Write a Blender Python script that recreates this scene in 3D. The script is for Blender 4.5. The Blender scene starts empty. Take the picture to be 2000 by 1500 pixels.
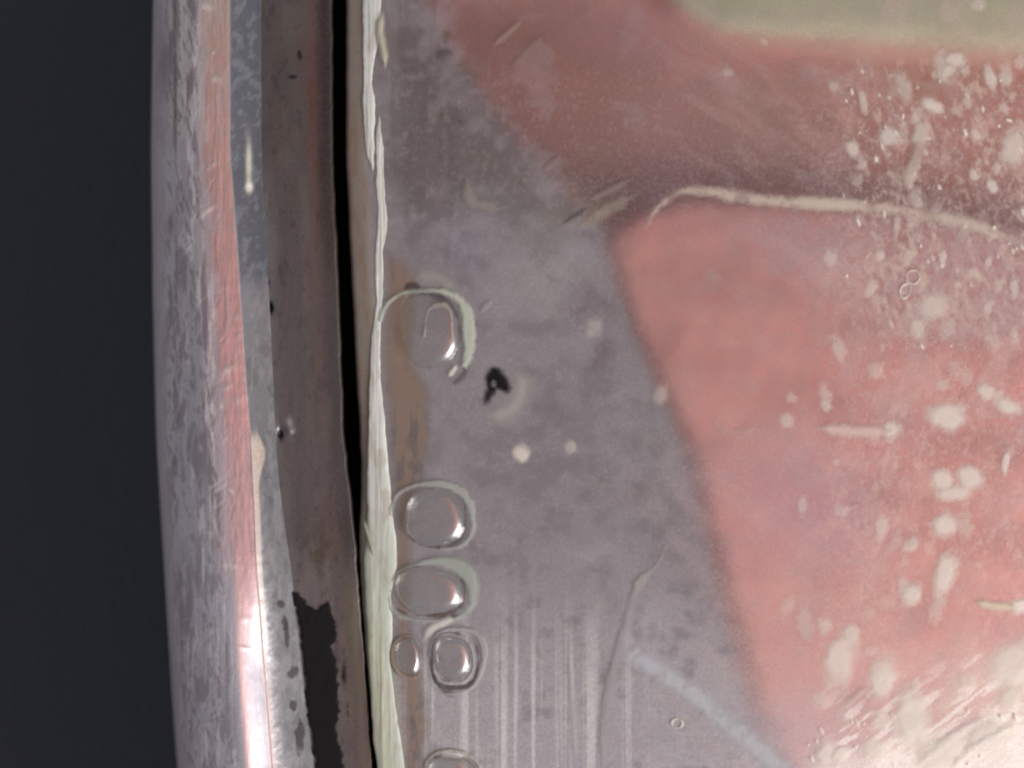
import bpy, math, numpy as np
from math import radians, sin, cos, pi
sc = bpy.context.scene
C = sc.collection
D = 60.0                      # camera height above the plate, one unit is about a millimetre

# ------------------------------------------------------------------ camera, world, light
cd = bpy.data.cameras.new('camera'); cam = bpy.data.objects.new('camera', cd); C.objects.link(cam)
cam.location = (0, 0, D); cd.sensor_width = 36; cd.lens = 36*D/20.0
cd.clip_start = 1; cd.clip_end = 1000
cd.dof.use_dof = True; cd.dof.focus_distance = D - 0.1; cd.dof.aperture_fstop = 0.65
sc.camera = cam
w = bpy.data.worlds.new('World'); sc.world = w; w.use_nodes = True
w.node_tree.nodes['Background'].inputs[0].default_value = (0.235, 0.226, 0.238, 1)
w.node_tree.nodes['Background'].inputs[1].default_value = 1.0
def area(name, loc, target, sx, sy, power, col):
    l = bpy.data.lights.new(name, 'AREA'); l.shape = 'RECTANGLE'; l.size = sx; l.size_y = sy
    l.energy = power; l.color = col
    o = bpy.data.objects.new(name, l); C.objects.link(o); o.location = loc
    import mathutils
    d = mathutils.Vector(target) - mathutils.Vector(loc)
    o.rotation_euler = d.to_track_quat('-Z', 'Y').to_euler()
area('window_light', (60, -38, 41), (4, 0, 38), 36, 62, 108000, (1.0, 0.975, 0.94))
sc.view_settings.view_transform = 'Standard'; sc.view_settings.look = 'None'
sc.view_settings.exposure = 0; sc.view_settings.gamma = 1
sc.render.engine = 'CYCLES'; sc.cycles.use_denoising = True
sc.cycles.filter_width = 2.2
sc.cycles.max_bounces = 8; sc.cycles.transparent_max_bounces = 24

# ------------------------------------------------------------------ helpers
def lin(c):
    c = np.asarray(c, float)/255.0
    return np.where(c <= 0.04045, c/12.92, ((c+0.055)/1.055)**2.4)
def sstep(a, b, x):
    t = np.clip((x-a)/(b-a), 0, 1); return t*t*(3-2*t)
def vnoise(x, y, seed):
    r = np.random.RandomState(seed); T = r.rand(256, 256)
    xi = np.floor(x).astype(int); yi = np.floor(y).astype(int); fx = x-xi; fy = y-yi
    fx = fx*fx*(3-2*fx); fy = fy*fy*(3-2*fy)
    a = T[xi % 256, yi % 256]; b = T[(xi+1) % 256, yi % 256]
    c = T[xi % 256, (yi+1) % 256]; d = T[(xi+1) % 256, (yi+1) % 256]
    return (a*(1-fx)+b*fx)*(1-fy)+(c*(1-fx)+d*fx)*fy
def fbm(x, y, sx, sy, seed, octv=4, ang=0):
    if ang:
        c, s = cos(radians(ang)), sin(radians(ang)); x, y = x*c+y*s, -x*s+y*c
    x = x/sx + 37.3; y = y/sy + 11.7; o = 0; amp = 1; tot = 0
    for k in range(octv):
        o = o + amp*vnoise(x, y, seed+k*7); tot += amp; amp *= .55; x = x*2.03+5.1; y = y*2.03+9.2
    return o/tot
def W(px, py, z):
    f = (D - z)/D
    return (px-1000)/100.0*f, (750-py)/100.0*f, z
def segdist(px, py, pts):
    """distance to a polyline and how far along it (0..1)"""
    best = np.full(px.shape, 1e9); along = np.zeros(px.shape)
    L = [math.dist(pts[i], pts[i+1]) for i in range(len(pts)-1)]; tot = sum(L); acc = 0
    for i in range(len(pts)-1):
        ax, ay = pts[i]; bx, by = pts[i+1]; dx, dy = bx-ax, by-ay
        t = np.clip(((px-ax)*dx+(py-ay)*dy)/(dx*dx+dy*dy+1e-9), 0, 1)
        d = np.hypot(px-ax-t*dx, py-ay-t*dy); m = d < best
        best = np.where(m, d, best); along = np.where(m, (acc+t*L[i])/tot, along); acc += L[i]
    return best, along
def smooth_pts(pts, n=8):
    P = [np.array(p, float) for p in pts]; P = [2*P[0]-P[1]]+P+[2*P[-1]-P[-2]]; out = []
    for i in range(1, len(P)-2):
        for k in range(n):
            t = k/n; a, b, c, d = P[i-1:i+3]
            out.append(tuple(0.5*((2*b)+(-a+c)*t+(2*a-5*b+4*c-d)*t*t+(-a+3*b-3*c+d)*t**3)))
    out.append(tuple(P[-2])); return out
def inpoly(px, py, poly):
    ins = np.zeros(px.shape, bool); n = len(poly)
    for i in range(n):
        x1, y1 = poly[i]; x2, y2 = poly[(i+1) % n]
        if y1 == y2: continue
        c = ((y1 > py) != (y2 > py)) & (px < (x2-x1)*(py-y1)/(y2-y1)+x1); ins ^= c
    return ins
def polysd(px, py, poly):
    d, _ = segdist(px, py, list(poly)+[poly[0]]); return np.where(inpoly(px, py, poly), d, -d)

def mesh_grid(name, X, Y, Z, mat, parent=None, attrs=None, keep=None):
    r, c = X.shape
    idx = np.arange(r*c).reshape(r, c)
    q = np.stack([idx[:-1, :-1], idx[:-1, 1:], idx[1:, 1:], idx[1:, :-1]], -1).reshape(-1, 4)
    co = np.stack([X, Y, Z], -1).reshape(-1, 3)
    if keep is not None:
        k = keep.reshape(-1); q = q[k[q].any(1)]
        used = np.unique(q); remap = -np.ones(r*c, int); remap[used] = np.arange(len(used))
        q = remap[q]; co = co[used]
    else: used = None
    # faces must look up: rows run down the picture (-Y), columns to the right (+X)
    q = q[:, ::-1]
    me = bpy.data.meshes.new(name)
    me.vertices.add(len(co)); me.vertices.foreach_set('co', co.astype(np.float32).ravel())
    me.loops.add(q.size); me.loops.foreach_set('vertex_index', q.astype(np.int32).ravel())
    me.polygons.add(len(q)); me.polygons.foreach_set('loop_start', np.arange(0, q.size, 4, dtype=np.int32))
    me.update(calc_edges=True); me.validate()
    me.polygons.foreach_set('use_smooth', np.ones(len(me.polygons), bool))
    for n, a in (attrs or {}).items():
        a = np.asarray(a)
        if a.ndim == 3:
            v = np.concatenate([a, np.ones(a.shape[:2]+(1,))], -1).reshape(-1, 4)
            if used is not None: v = v[used]
            at = me.attributes.new(n, 'FLOAT_COLOR', 'POINT'); at.data.foreach_set('color', v.astype(np.float32).ravel())
        else:
            v = a.reshape(-1)
            if used is not None: v = v[used]
            at = me.attributes.new(n, 'FLOAT', 'POINT'); at.data.foreach_set('value', v.astype(np.float32))
    me.materials.append(mat)
    o = bpy.data.objects.new(name, me); C.objects.link(o)
    if parent: o.parent = parent
    return o
def box(name, x0, x1, y0, y1, z0, z1, mat, parent=None):
    me = bpy.data.meshes.new(name)
    v = [(x, y, z) for z in (z0, z1) for y in (y0, y1) for x in (x0, x1)]
    me.from_pydata(v, [], [(0, 2, 3, 1), (4, 5, 7, 6), (0, 1, 5, 4), (1, 3, 7, 5), (3, 2, 6, 7), (2, 0, 4, 6)])
    me.materials.append(mat); o = bpy.data.objects.new(name, me); C.objects.link(o)
    if parent: o.parent = parent
    return o
def empty(name, loc, label, cat):
    o = bpy.data.objects.new(name, None); C.objects.link(o); o.location = loc
    o['label'] = label; o['category'] = cat; return o

# ------------------------------------------------------------------ materials
class N:
    def __init__(s, name):
        s.m = bpy.data.materials.new(name); s.m.use_nodes = True; s.t = s.m.node_tree; s.t.nodes.clear()
        s.out = s.t.nodes.new('ShaderNodeOutputMaterial')
    def n(s, typ, ins=None, **kw):
        nd = s.t.nodes.new(typ)
        for k, v in kw.items(): setattr(nd, k, v)
        for k, v in (ins or {}).items():
            if hasattr(v, 'bl_idname') and isinstance(v, bpy.types.NodeSocket): s.t.links.new(v, nd.inputs[k])
            else: nd.inputs[k].default_value = v
        return nd
    def attr(s, name): return s.n('ShaderNodeAttribute', attribute_name=name)
def bump(g, scale, strength, dist, detail=4, stretch=(1, 1, 1), rough=.6):
    tc = g.n('ShaderNodeTexCoord'); mp = g.n('ShaderNodeMapping', {0: tc.outputs['Object'], 'Scale': stretch})
    nz = g.n('ShaderNodeTexNoise', {'Vector': mp.outputs[0], 'Scale': scale, 'Detail': detail, 'Roughness': rough})
    return g.n('ShaderNodeBump', {'Strength': strength, 'Distance': dist, 'Height': nz.outputs[0]}), nz
def metal_worn(name, metal, rough, brough, bsc, bstr, stretch, bdist=0.01, fb=.25, grain=.1):
    """bare metal under a dull film: 'film' says how much, 'tint' its colour"""
    g = N(name); b, nz = bump(g, bsc, bstr, bdist, 5, stretch)
    m = g.n('ShaderNodeBsdfPrincipled', {'Base Color': metal+(1,), 'Metallic': 1.0, 'Roughness': rough, 'Normal': b.outputs[0]})
    ti = g.attr('tint'); fi = g.attr('film')
    b2, _ = bump(g, 7, fb, .015, 4)
    d = g.n('ShaderNodeBsdfPrincipled', {'Base Color': ti.outputs['Color'], 'Roughness': brough, 'Specular IOR Level': .25, 'Normal': b2.outputs[0]})
    tc = g.n('ShaderNodeTexCoord')
    nz = g.n('ShaderNodeTexNoise', {'Vector': tc.outputs['Object'], 'Scale': 15.0, 'Detail': 3.0, 'Roughness': .7})
    mr = g.n('ShaderNodeMapRange', {0: nz.outputs[0], 1: .3, 2: .7, 3: -grain, 4: grain})
    ad = g.n('ShaderNodeMath', {0: fi.outputs['Fac'], 1: mr.outputs[0]}, operation='ADD', use_clamp=True)
    hs = g.n('ShaderNodeMapRange', {0: nz.outputs[0], 1: .3, 2: .7, 3: 1-grain*.55, 4: 1+grain*.55})
    vm = g.n('ShaderNodeVectorMath', {0: ti.outputs['Color'], 1: hs.outputs[0]}, operation='MULTIPLY')
    g.t.links.new(vm.outputs[0], d.inputs['Base Color'])
    mx = g.n('ShaderNodeMixShader', {0: ad.outputs[0], 1: m.outputs[0], 2: d.outputs[0]})
    g.t.links.new(mx.outputs[0], g.out.inputs[0]); return g.m
def soft(name, col, rough=.6, spec=.3, cover=True, tint=False, bsc=8, bstr=.4, bdist=.02, sss=0):
    g = N(name); b, nz = bump(g, bsc, bstr, bdist)
    base = g.attr('tint').outputs['Color'] if tint else tuple(lin(col))+(1,)
    d = g.n('ShaderNodeBsdfPrincipled', {'Base Color': base, 'Roughness': rough, 'Specular IOR Level': spec, 'Normal': b.outputs[0]})
    if cover:
        cv = g.attr('cover'); tr = g.n('ShaderNodeBsdfTransparent')
        mx = g.n('ShaderNodeMixShader', {0: cv.outputs['Fac'], 1: tr.outputs[0], 2: d.outputs[0]})
        g.t.links.new(mx.outputs[0], g.out.inputs[0])
    else: g.t.links.new(d.outputs[0], g.out.inputs[0])
    return g.m
M_rim = metal_worn('worn_silver', (.76, .73, .80), .25, .6, 3, .16, (9, .8, 3), .02)
M_ledge = metal_worn('tarnished_steel', (.27, .26, .265), .42, .7, 2, .05, (1.2, 1, 1), .02, .05)
M_plate = metal_worn('polished_plate', (.84, .79, .79), .045, .55, .5, .06, (1, 1, 1), .012, .25, .12)
M_glue = soft('pale_glue', None, .42, .5, cover=False, tint=True, bsc=3, bstr=.15, bdist=.03)
M_dust = soft('dry_white_speck', (238, 229, 220), .75, .2)
M_scr = soft('pale_scratch', None, .6, .3, tint=True)
M_black = soft('black_residue', (17, 14, 17), .8, .2)
M_brown = soft('brown_adhesive', None, .5, .35, tint=True)
g = N('clear_resin')
gl = g.n('ShaderNodeBsdfGlossy', {'Color': (.95, .95, .95, 1), 'Roughness': .26})
tr = g.n('ShaderNodeBsdfTransparent', {'Color': (.93, .93, .92, 1)})
cv = g.attr('cover'); mx = g.n('ShaderNodeMixShader', {0: cv.outputs['Fac'], 1: tr.outputs[0], 2: gl.outputs[0]})
g.t.links.new(mx.outputs[0], g.out.inputs[0]); M_resin = g.m
g = N('dark_cloth'); b, nz = bump(g, 1.3, .5, .2, 6)
nz2 = g.n('ShaderNodeTexNoise', {'Scale': .35, 'Detail': 3.0})
cr = g.n('ShaderNodeValToRGB', {0: nz2.outputs[0]})
cr.color_ramp.elements[0].color = (.082, .096, .112, 1); cr.color_ramp.elements[0].position = .35
cr.color_ramp.elements[1].color = (.110, .113, .136, 1); cr.color_ramp.elements[1].position = .7
d = g.n('ShaderNodeBsdfPrincipled', {'Base Color': cr.outputs[0], 'Roughness': .9, 'Specular IOR Level': .08, 'Normal': b.outputs[0]})
g.t.links.new(d.outputs[0], g.out.inputs[0]); M_cloth = g.m
M_inner = soft('dark_metal', (52, 42, 36), .6, .3, cover=False)
M_skin = soft('skin', (224, 156, 148), .5, .3, cover=False, bsc=.5, bstr=.4, bdist=.6)
M_sleeve = soft('olive_cloth', (204, 202, 168), .9, .1, cover=False, bsc=.6, bstr=.5, bdist=.4)

# ------------------------------------------------------------------ outlines read along the height of the case
def cur(*p):
    ys = [a for a, b in p]; xs = [b for a, b in p]
    # smooth the polyline a little
    yy = np.arange(-420, 2001, 5.0); xx = np.interp(yy, ys, xs)
    k = np.hanning(25); k /= k.sum(); xx = np.convolve(np.pad(xx, 12, 'edge'), k, 'valid')
    return lambda y: np.interp(y, yy, xx)
cL = cur((-420, 318), (0, 297), (300, 293), (600, 297), (850, 303), (1050, 315), (1200, 325), (1350, 334), (1500, 345), (2000, 400))
cR = cur((-420, 455), (0, 448), (300, 448), (400, 457), (500, 464), (600, 471), (700, 477), (830, 487), (1000, 496), (1100, 499), (1200, 507), (1300, 514), (1400, 522), (1500, 530), (2000, 585))
cB = cur((-420, 515), (0, 510), (300, 511), (400, 516), (600, 527), (800, 536), (900, 541), (1000, 552), (1100, 567), (1200, 580), (1300, 592), (1400, 602), (1500, 616), (2000, 690))
cE = cur((-420, 640), (0, 646), (300, 646), (500, 655), (700, 663), (850, 668), (950, 680), (1040, 691), (1100, 694), (1200, 702), (1300, 711), (1400, 718), (1500, 724), (2000, 770))
cG = cur((-420, 670), (0, 676), (300, 675), (500, 684), (700, 694), (850, 703), (940, 706), (1040, 702), (1100, 703), (1200, 709), (1300, 718), (1400, 727), (1500, 737), (2000, 790))
Y0, Y1 = -380, 1880
rows = np.arange(Y0, Y1+.1, 2.5)

# ------------------------------------------------------------------ tabletop
top = box('tabletop', -90, 90, -80, 80, -25, -20, M_cloth); top['kind'] = 'structure'

# ------------------------------------------------------------------ the metal case: rim, ledge, inner wall
case = empty('metal_case', (-6, 0, -20), 'worn silver case with rounded scratched rim and dark stained ledge on the tabletop', 'metal case')
def child(o):
    o.matrix_parent_inverse = o.parent.matrix_world.inverted() if False else o.matrix_parent_inverse
    o.location = -o.parent.location; return o
# rim cross-section from slopes (degrees, positive falls to the right)
nc = 96
a = np.linspace(0, 1, nc)[None, :]; R = rows[:, None]
L_, R_, B_ = cL(R), cR(R), cB(R)
up = np.interp(a, [0, .03, .08, .2, .35, .5, .6, .8, 1], [-70, -44, -32, -24, -13, -2, 7.0, 9.5, 11.5])
lo = np.interp(a, [0, .03, .08, .2, .35, .5, .62, .70, .755, .80, .9, 1], [-70, -44, -32, -24, -14, -8, -2, 3, 17, 25, 30, 34])
mixy = sstep(1020, 1330, R)
sl = up*(1-mixy)+lo*mixy
sl = sl + .7*(fbm(a*160+R*.05, R, 26, 150, 3, 4)-.5)*np.clip((a)*4, 0, 1)*2
wob = fbm(R+0*a, a*0+R*.0, 40, 1, 8, 3)-.5
sl = sl + wob*.5*sstep(.45, .6, a)*(1-mixy)
px1 = L_+(R_-L_)*a
dx = np.diff(px1, axis=1)/100
z1 = np.concatenate([np.zeros((len(rows), 1)), np.cumsum(-np.tan(np.radians(.5*(sl[:, 1:]+sl[:, :-1])))*dx, axis=1)], 1)
z1 = z1 - z1.max(axis=1, keepdims=True) + 0.95
dent = (fbm(px1, R, 14, 30, 21, 3)-.5)*.006*(1-mixy*.6) + (fbm(px1, R, 6, 90, 25, 3)-.5)*.005
# scratches cut into the rim
scr_h = np.zeros_like(px1); scr_f = np.zeros_like(px1)
rg = np.random.RandomState(5)
for i in range(150):
    y0 = rg.uniform(330, 1500); x0 = rg.uniform(325, 440)+ (y0-600)*.035; ln = rg.uniform(14, 70); an = radians(rg.normal(68, 16))
    if rg.rand() < .25: an = radians(rg.uniform(20, 60))
    i0 = max(0, int((y0-90-Y0)/2.5)); i1 = min(len(rows), int((y0+90-Y0)/2.5))
    if i1 <= i0: continue
    dd, al = segdist(px1[i0:i1], R[i0:i1]+0*px1[i0:i1], [(x0-cos(an)*ln/2, y0+sin(an)*ln/2), (x0+cos(an)*ln/2, y0-sin(an)*ln/2)])
    ww = rg.uniform(1.2, 3.0); s = np.exp(-(dd/ww)**2)*(rg.rand()*.8+.2)*sstep(0, .4, al)*sstep(0, .4, 1-al)
    scr_h[i0:i1] -= s*.004; scr_f[i0:i1] = np.maximum(scr_f[i0:i1], s*rg.uniform(.1, .5))
for pts, ww, s0 in [([(382, 432), (405, 412), (432, 392)], 4, .9), ([(360, 500), (376, 470)], 3.5, .7), ([(395, 335), (415, 322), (433, 312)], 4, .6),
                    ([(425, 742), (445, 722), (470, 705)], 7, .8), ([(428, 765), (450, 752), (462, 745)], 5, .6), ([(428, 800), (436, 785)], 4, .7),
                    ([(455, 778), (475, 785)], 6, .6), ([(455, 618), (468, 622)], 8, .8), ([(415, 590), (420, 640)], 8, .6), ([(425, 1103), (480, 1108)], 6, .7),
                    ([(445, 850), (432, 868)], 4, .6), ([(463, 650), (472, 660)], 6, .5), ([(410, 150), (434, 162)], 9, .9), ([(412, 100), (420, 106)], 7, .7),
                    ([(385, 12), (425, 16)], 8, .8), ([(446, 962), (456, 954)], 8, .8), ([(465, 1210), (490, 1206)], 6, .6), ([(455, 1262), (495, 1268)], 4, .6)]:
    dd, al = segdist(px1, R+0*px1, pts); s = np.exp(-(dd/ww)**2)*s0*sstep(-.05, .4, al)*sstep(-.05, .5, 1-al)*(.5+fbm(px1, R, 7, 7, 67, 2))*.9
    scr_h += s*.005; scr_f = np.maximum(scr_f, s)
z1 = z1 + dent + scr_h
# bevel from ridge down to the ledge
nb = 40; b = np.linspace(0, 1, nb)[None, 1:]
px2 = R_+(B_-R_)*b
fl = sstep(.0, .18, b)
z2 = z1[:, -1:] - (.30+.0*R)*b*1.0 - .34*b**1.2 + (fbm(px2, R, 7, 12, 31, 3, 25)-.5)*.010*np.sin(pi*b)
lipn = sstep(800, 860, R)*np.exp(-((b-.35)/.3)**2)*.05
z2 = z2 + lipn
# round end into the ledge
px = np.concatenate([px1[:, :1]-0.5+0*px1[:, :1], px1, px2], 1)
z = np.concatenate([np.full_like(z1[:, :1], -20.0), z1, z2], 1)
PX, PY = px, R+0*px
zend = z[:, -1].copy()
def zbev(py): return np.interp(py, rows, np.convolve(np.pad(zend, 20, 'edge'), np.ones(41)/41, 'valid'))
def zledge(x, y):
    t = (x-cB(y))/(cE(y)-cB(y))
    return zbev(y) + .0 - .12*np.clip(t, -.3, 1.2) + (fbm(x, y, 20, 60, 41, 2)-.5)*.007
# tint and film of the rim
tint = np.zeros(PX.shape+(3,)); film = np.full(PX.shape, .16)
n1 = fbm(PX, PY, 12, 60, 51, 5); n2 = fbm(PX, PY, 30, 90, 57, 4); n3 = fbm(PX, PY, 5, 22, 59, 3, -12)
tint[:] = lin((132, 129, 133))
film += .35*sstep(.45, .72, n1)
n4 = fbm(PX, PY, 7, 90, 63, 4)
def put(tint, film, m, col, f=None):
    m = np.clip(m, 0, 1)
    tint[:] = tint*(1-m[..., None]) + lin(col)*m[..., None]
    if f is not None: film[:] = film*(1-m)+f*m
# pale worn patch high on the rim, dull band along its outer side
put(tint, film, sstep(285, 300, 360-np.abs(PX-370)*1.6)*(1-sstep(230, 330, PY))*sstep(.3, .6, n2+.1), (176, 170, 168), .7)
film = film*(1-.8*sstep(-60, -48, PX-R_)*(1-sstep(0, 2, PX-R_))*(1-sstep(1000, 1150, PY)))
put(tint, film, sstep(550, 1000, PY)*(1-sstep(-60, -40, PX-R_))*.4, (142, 144, 160))
put(tint, film, sstep(-100, -75, PX-R_)*(1-sstep(-54, -45, PX-R_+9*(n2-.5)*2))*(1-sstep(1000, 1150, PY))*.85, (148, 145, 154), .85)
put(tint, film, sstep(-70, -50, PX-R_)*(1-sstep(-2, 0, PX-R_))*np.maximum(sstep(.5, .68, n1)*.55, sstep(780, 1000, PY)*.35), (176, 160, 168), .75)
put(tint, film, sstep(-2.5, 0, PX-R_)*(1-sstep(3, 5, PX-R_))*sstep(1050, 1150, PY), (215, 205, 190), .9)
put(tint, film, sstep(1020, 1180, PY)*(1-sstep(-49, -41, PX-R_)), (152, 151, 162), .9)
lt = sstep(.52, .7, n4)*.7*(1-sstep(-60, -48, PX-R_))
tint = tint*(1-lt[..., None]) + lin((186, 184, 190))*lt[..., None]; film = np.maximum(film, lt)
dark = np.maximum(sstep(.52, .7, n3), sstep(.5, .64, fbm(PX, PY, 14, 70, 65, 4)))*sstep(300, 335, PX)*(1-sstep(-70, -55, PX-R_))*(.65-.25*sstep(900, 1200, PY))
tint = tint*(1-dark[..., None]) + lin((62, 54, 62))*dark[..., None]; film = np.maximum(film, dark*.9)
put(tint, film, (1-sstep(8, 34, PX-L_))*.8, (146, 141, 145), .7)
put(tint, film, np.exp(-((PX-342)/5)**2)*(1-sstep(280, 330, PY))*.8*sstep(.35, .5, n1), (62, 54, 60), .8)
put(tint, film, np.exp(-((PX-322)/14)**2-((PY-130)/70)**2)*.8, (88, 78, 80), .75)
put(tint, film, np.exp(-((PX-333)/8)**2-((PY-440)/28)**2)*.8, (84, 76, 80), .7)
put(tint, film, np.exp(-((PX-343)/6)**2-((PY-880)/160)**2)*.6*sstep(.4, .6, n3), (74, 62, 72), .7)
put(tint, film, scr_fm if False else np.concatenate([scr_f[:, :1], scr_f, np.zeros_like(px2)], 1), (200, 192, 190), .7)
# bevel: its dark reflection painted in, bluish at the top, grey lower down
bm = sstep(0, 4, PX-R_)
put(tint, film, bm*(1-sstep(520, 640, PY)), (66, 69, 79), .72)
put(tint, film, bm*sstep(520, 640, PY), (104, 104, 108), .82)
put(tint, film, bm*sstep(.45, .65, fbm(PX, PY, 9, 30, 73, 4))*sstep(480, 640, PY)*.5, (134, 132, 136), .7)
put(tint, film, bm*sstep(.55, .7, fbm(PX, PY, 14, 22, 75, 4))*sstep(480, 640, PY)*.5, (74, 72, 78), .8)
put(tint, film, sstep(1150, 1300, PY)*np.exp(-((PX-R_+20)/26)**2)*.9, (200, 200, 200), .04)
put(tint, film, bm*sstep(.52, .7, fbm(PX, PY, 10, 16, 71, 4, 30))*.5*(1-sstep(500, 700, PY)), (112, 117, 128), .6)
put(tint, film, np.exp(-((PX-486)/5)**2-((PY-320)/38)**2)*1.3, (200, 200, 186), .6)  # this and the next: silver glints painted on the bevel
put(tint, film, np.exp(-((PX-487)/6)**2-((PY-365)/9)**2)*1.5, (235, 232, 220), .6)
gold = sstep(-3, 3, PX-R_)*(1-sstep(0, 1, (PX-R_-4-20*np.exp(-((PY-885)/45)**2)-5*sstep(900, 1000, PY))/6))*sstep(835, 870, PY)  # warm highlight line along the ridge, painted as tint
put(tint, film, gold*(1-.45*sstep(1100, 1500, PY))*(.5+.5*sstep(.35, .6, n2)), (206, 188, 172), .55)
dg = sstep(.5, .62, .5+.5*np.sin((PY+PX*1.3)/5.5+4*fbm(PX, PY, 40, 60, 77, 2)))*bm*sstep(930, 1050, PY)
put(tint, film, dg*.14*(1-sstep(22, 40, PX-R_)), (176, 172, 172), .55)
for cx, cy, rx, ry in [(585, 1440, 9, 30), (572, 1312, 8, 14), (573, 1376, 7, 12), (556, 1215, 5, 16), (560, 1240, 4, 22), (549, 1180, 7, 6)]:
    e = np.hypot((PX-cx)/rx, (PY-cy)/ry)+1.6*(fbm(PX, PY, 12, 16, 81, 4)-.5)
    m = 1-sstep(.85, 1.25, e); put(tint, film, m*.85, (44, 37, 42), .95)
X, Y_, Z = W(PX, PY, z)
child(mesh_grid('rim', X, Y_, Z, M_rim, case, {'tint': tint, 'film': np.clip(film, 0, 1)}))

# ledge
nl = 84; t = np.linspace(0, 1, nl)[None, :]
lB, lE = cB(R)-2, cE(R)+(fbm(R, R*0, 30, 1, 44, 3)-.5)*4
px = lB+(lE-lB)*t; py = R+0*px
z = zledge(px, py)
for cx, cy, rx, ry, dp in [(519, 552, 5, 9, .05), (524, 600, 7, 12, .08), (547, 848, 5, 11, .06), (566, 840, 7, 8, -.03)]:
    z = z - dp*np.exp(-((px-cx)/rx)**2-((py-cy)/ry)**2)
px = np.concatenate([px, lE+3, lE+5, lE+6], 1); py = R+0*px
ze = z[:, -1:]; z = np.concatenate([z, ze-.05, ze-.3, np.full_like(ze, -4.0)], 1)
tint = np.zeros(px.shape+(3,)); film = np.full(px.shape, .55)
tt = (px-lB)/(lE-lB)
n1 = fbm(px, py, 40, 110, 91, 3); n2 = fbm(px, py, 12, 24, 95, 4); n3 = fbm(px, py, 16, 160, 97, 3)
tint[:] = lin((54, 50, 51))
put(tint, film, sstep(.45, .65, n1)*.8, (46, 38, 38))
put(tint, film, sstep(.5, .7, fbm(px, py, 34, 90, 93, 2))*.45, (92, 86, 84))
put(tint, film, (1-sstep(0, .25, tt))*.7*sstep(250, 420, py)*(1-sstep(900, 1150, py)), (104, 106, 106), .6)
put(tint, film, np.exp(-((tt-.68)/.13)**2)*sstep(.42, .62, n1*.5+n3*.5)*.8*(1-sstep(350, 900, py)*.6), (96, 66, 54), .8)
put(tint, film, np.exp(-((tt-.92)/.17)**2)*.95*(1-sstep(250, 600, py)*.3), (38, 28, 27), .9)
put(tint, film, np.exp(-((tt-.74)/.07)**2)*(1-sstep(250, 1000, py)*.6)*.55, (92, 58, 46), .75)
put(tint, film, np.exp(-((px-608)/15)**2-((py-190)/130)**2)*sstep(.35, .6, n2)*.7, (84, 44, 36), .85)
put(tint, film, sstep(.62, .74, n2)*.5, (44, 38, 40), .85)
put(tint, film, sstep(450, 620, py)*(1-sstep(950, 1050, py))*.35, (70, 64, 70))
put(tint, film, np.exp(-((px-620)/22)**2-((py-1065)/34)**2)*(.4+.8*sstep(.4, .6, n2)), (66, 52, 38), .85)
put(tint, film, sstep(1060, 1200, py)*sstep(.7, .95, tt)*.9, (92, 82, 66), .7)
put(tint, film, np.exp(-((px-672)/5)**2-((py-1310)/30)**2), (50, 44, 44), .9)
for cx, cy, rx, ry in [(519, 552, 7, 9), (526, 600, 9, 11), (513, 545, 6, 5), (547, 848, 6, 10), (585, 108, 5, 9), (572, 150, 9, 4)]:
    e = np.hypot((px-cx)/rx, (py-cy)/ry)+.7*(fbm(px, py, 8, 8, 83, 3)-.5)
    put(tint, film, 1-sstep(.8, 1.3, e), (26, 22, 26), .95)
put(tint, film, np.exp(-((px-566)/6)**2-((py-828)/12)**2)*1.1, (150, 146, 146), .7)
put(tint, film, sstep(1.0, 1.01, tt), (40, 28, 22), .9)
X, Y_, Z = W(px, py, z)
child(mesh_grid('ledge', X, Y_, Z, M_ledge, case, {'tint': tint, 'film': film}))
child(box('case_floor', -3.9, 27, -12.6, 12.4, -20.0, -4.0, M_inner, case))

# patches: thin soft-edged deposits that follow a surface
def patch(name, bbox, step, sdf, soft_px, h, mat, parent, base, tintc=None, cov=1.0, grain=.0, gs=8, seed=1, zoff=.006, gstretch=(1, 1), covfn=None):
    x0, y0, x1, y1 = bbox
    px, py = np.meshgrid(np.arange(x0, x1+step, step), np.arange(y0, y1+step, step))
    d = sdf(px, py)
    if grain: d = d + grain*(fbm(px, py, gs*gstretch[0], gs*gstretch[1], seed, 4)-.5)*2
    c = sstep(0, soft_px, d)
    zb = base(px, py) if callable(base) else base+0*px
    z = zb + zoff + h*np.sqrt(np.clip(c, 0, 1))
    k = c > 0.003
    at = {'cover': np.clip(c*cov*(covfn(px, py) if covfn else 1), 0, 1)}
    if tintc is not None:
        at['tint'] = tintc(px, py) if callable(tintc) else np.broadcast_to(lin(tintc), px.shape+(3,))
    X, Y, Z = W(px, py, z)
    return child(mesh_grid(name, X, Y, Z, mat, parent, at, k))

blackpoly = [(571, 1157), (590, 1164), (606, 1186), (622, 1192), (640, 1180), (656, 1210), (657, 1242), (646, 1262), (657, 1292), (662, 1390), (656, 1430), (668, 1480), (672, 1620), (600, 1640), (618, 1480), (606, 1420), (598, 1330), (590, 1250), (580, 1190)]
patch('black_residue', (560, 1140, 690, 1650), 2.2, lambda x, y: polysd(x, y, blackpoly)+3, 5, .03, M_black, case, zledge, cov=.97, grain=7, gs=9, seed=11, zoff=.02)
for cx, cy, rx, ry in [(673, 1318, 5, 26), (680, 1390, 4, 20)]:
    patch('black_residue', (cx-20, cy-50, cx+20, cy+50), 2, lambda x, y, cx=cx, cy=cy, rx=rx, ry=ry: (1-np.hypot((x-cx)/rx, (y-cy)/ry))*rx, 4, .01, M_black, case, zledge, cov=.7, grain=3, seed=cy, zoff=.02)

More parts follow.
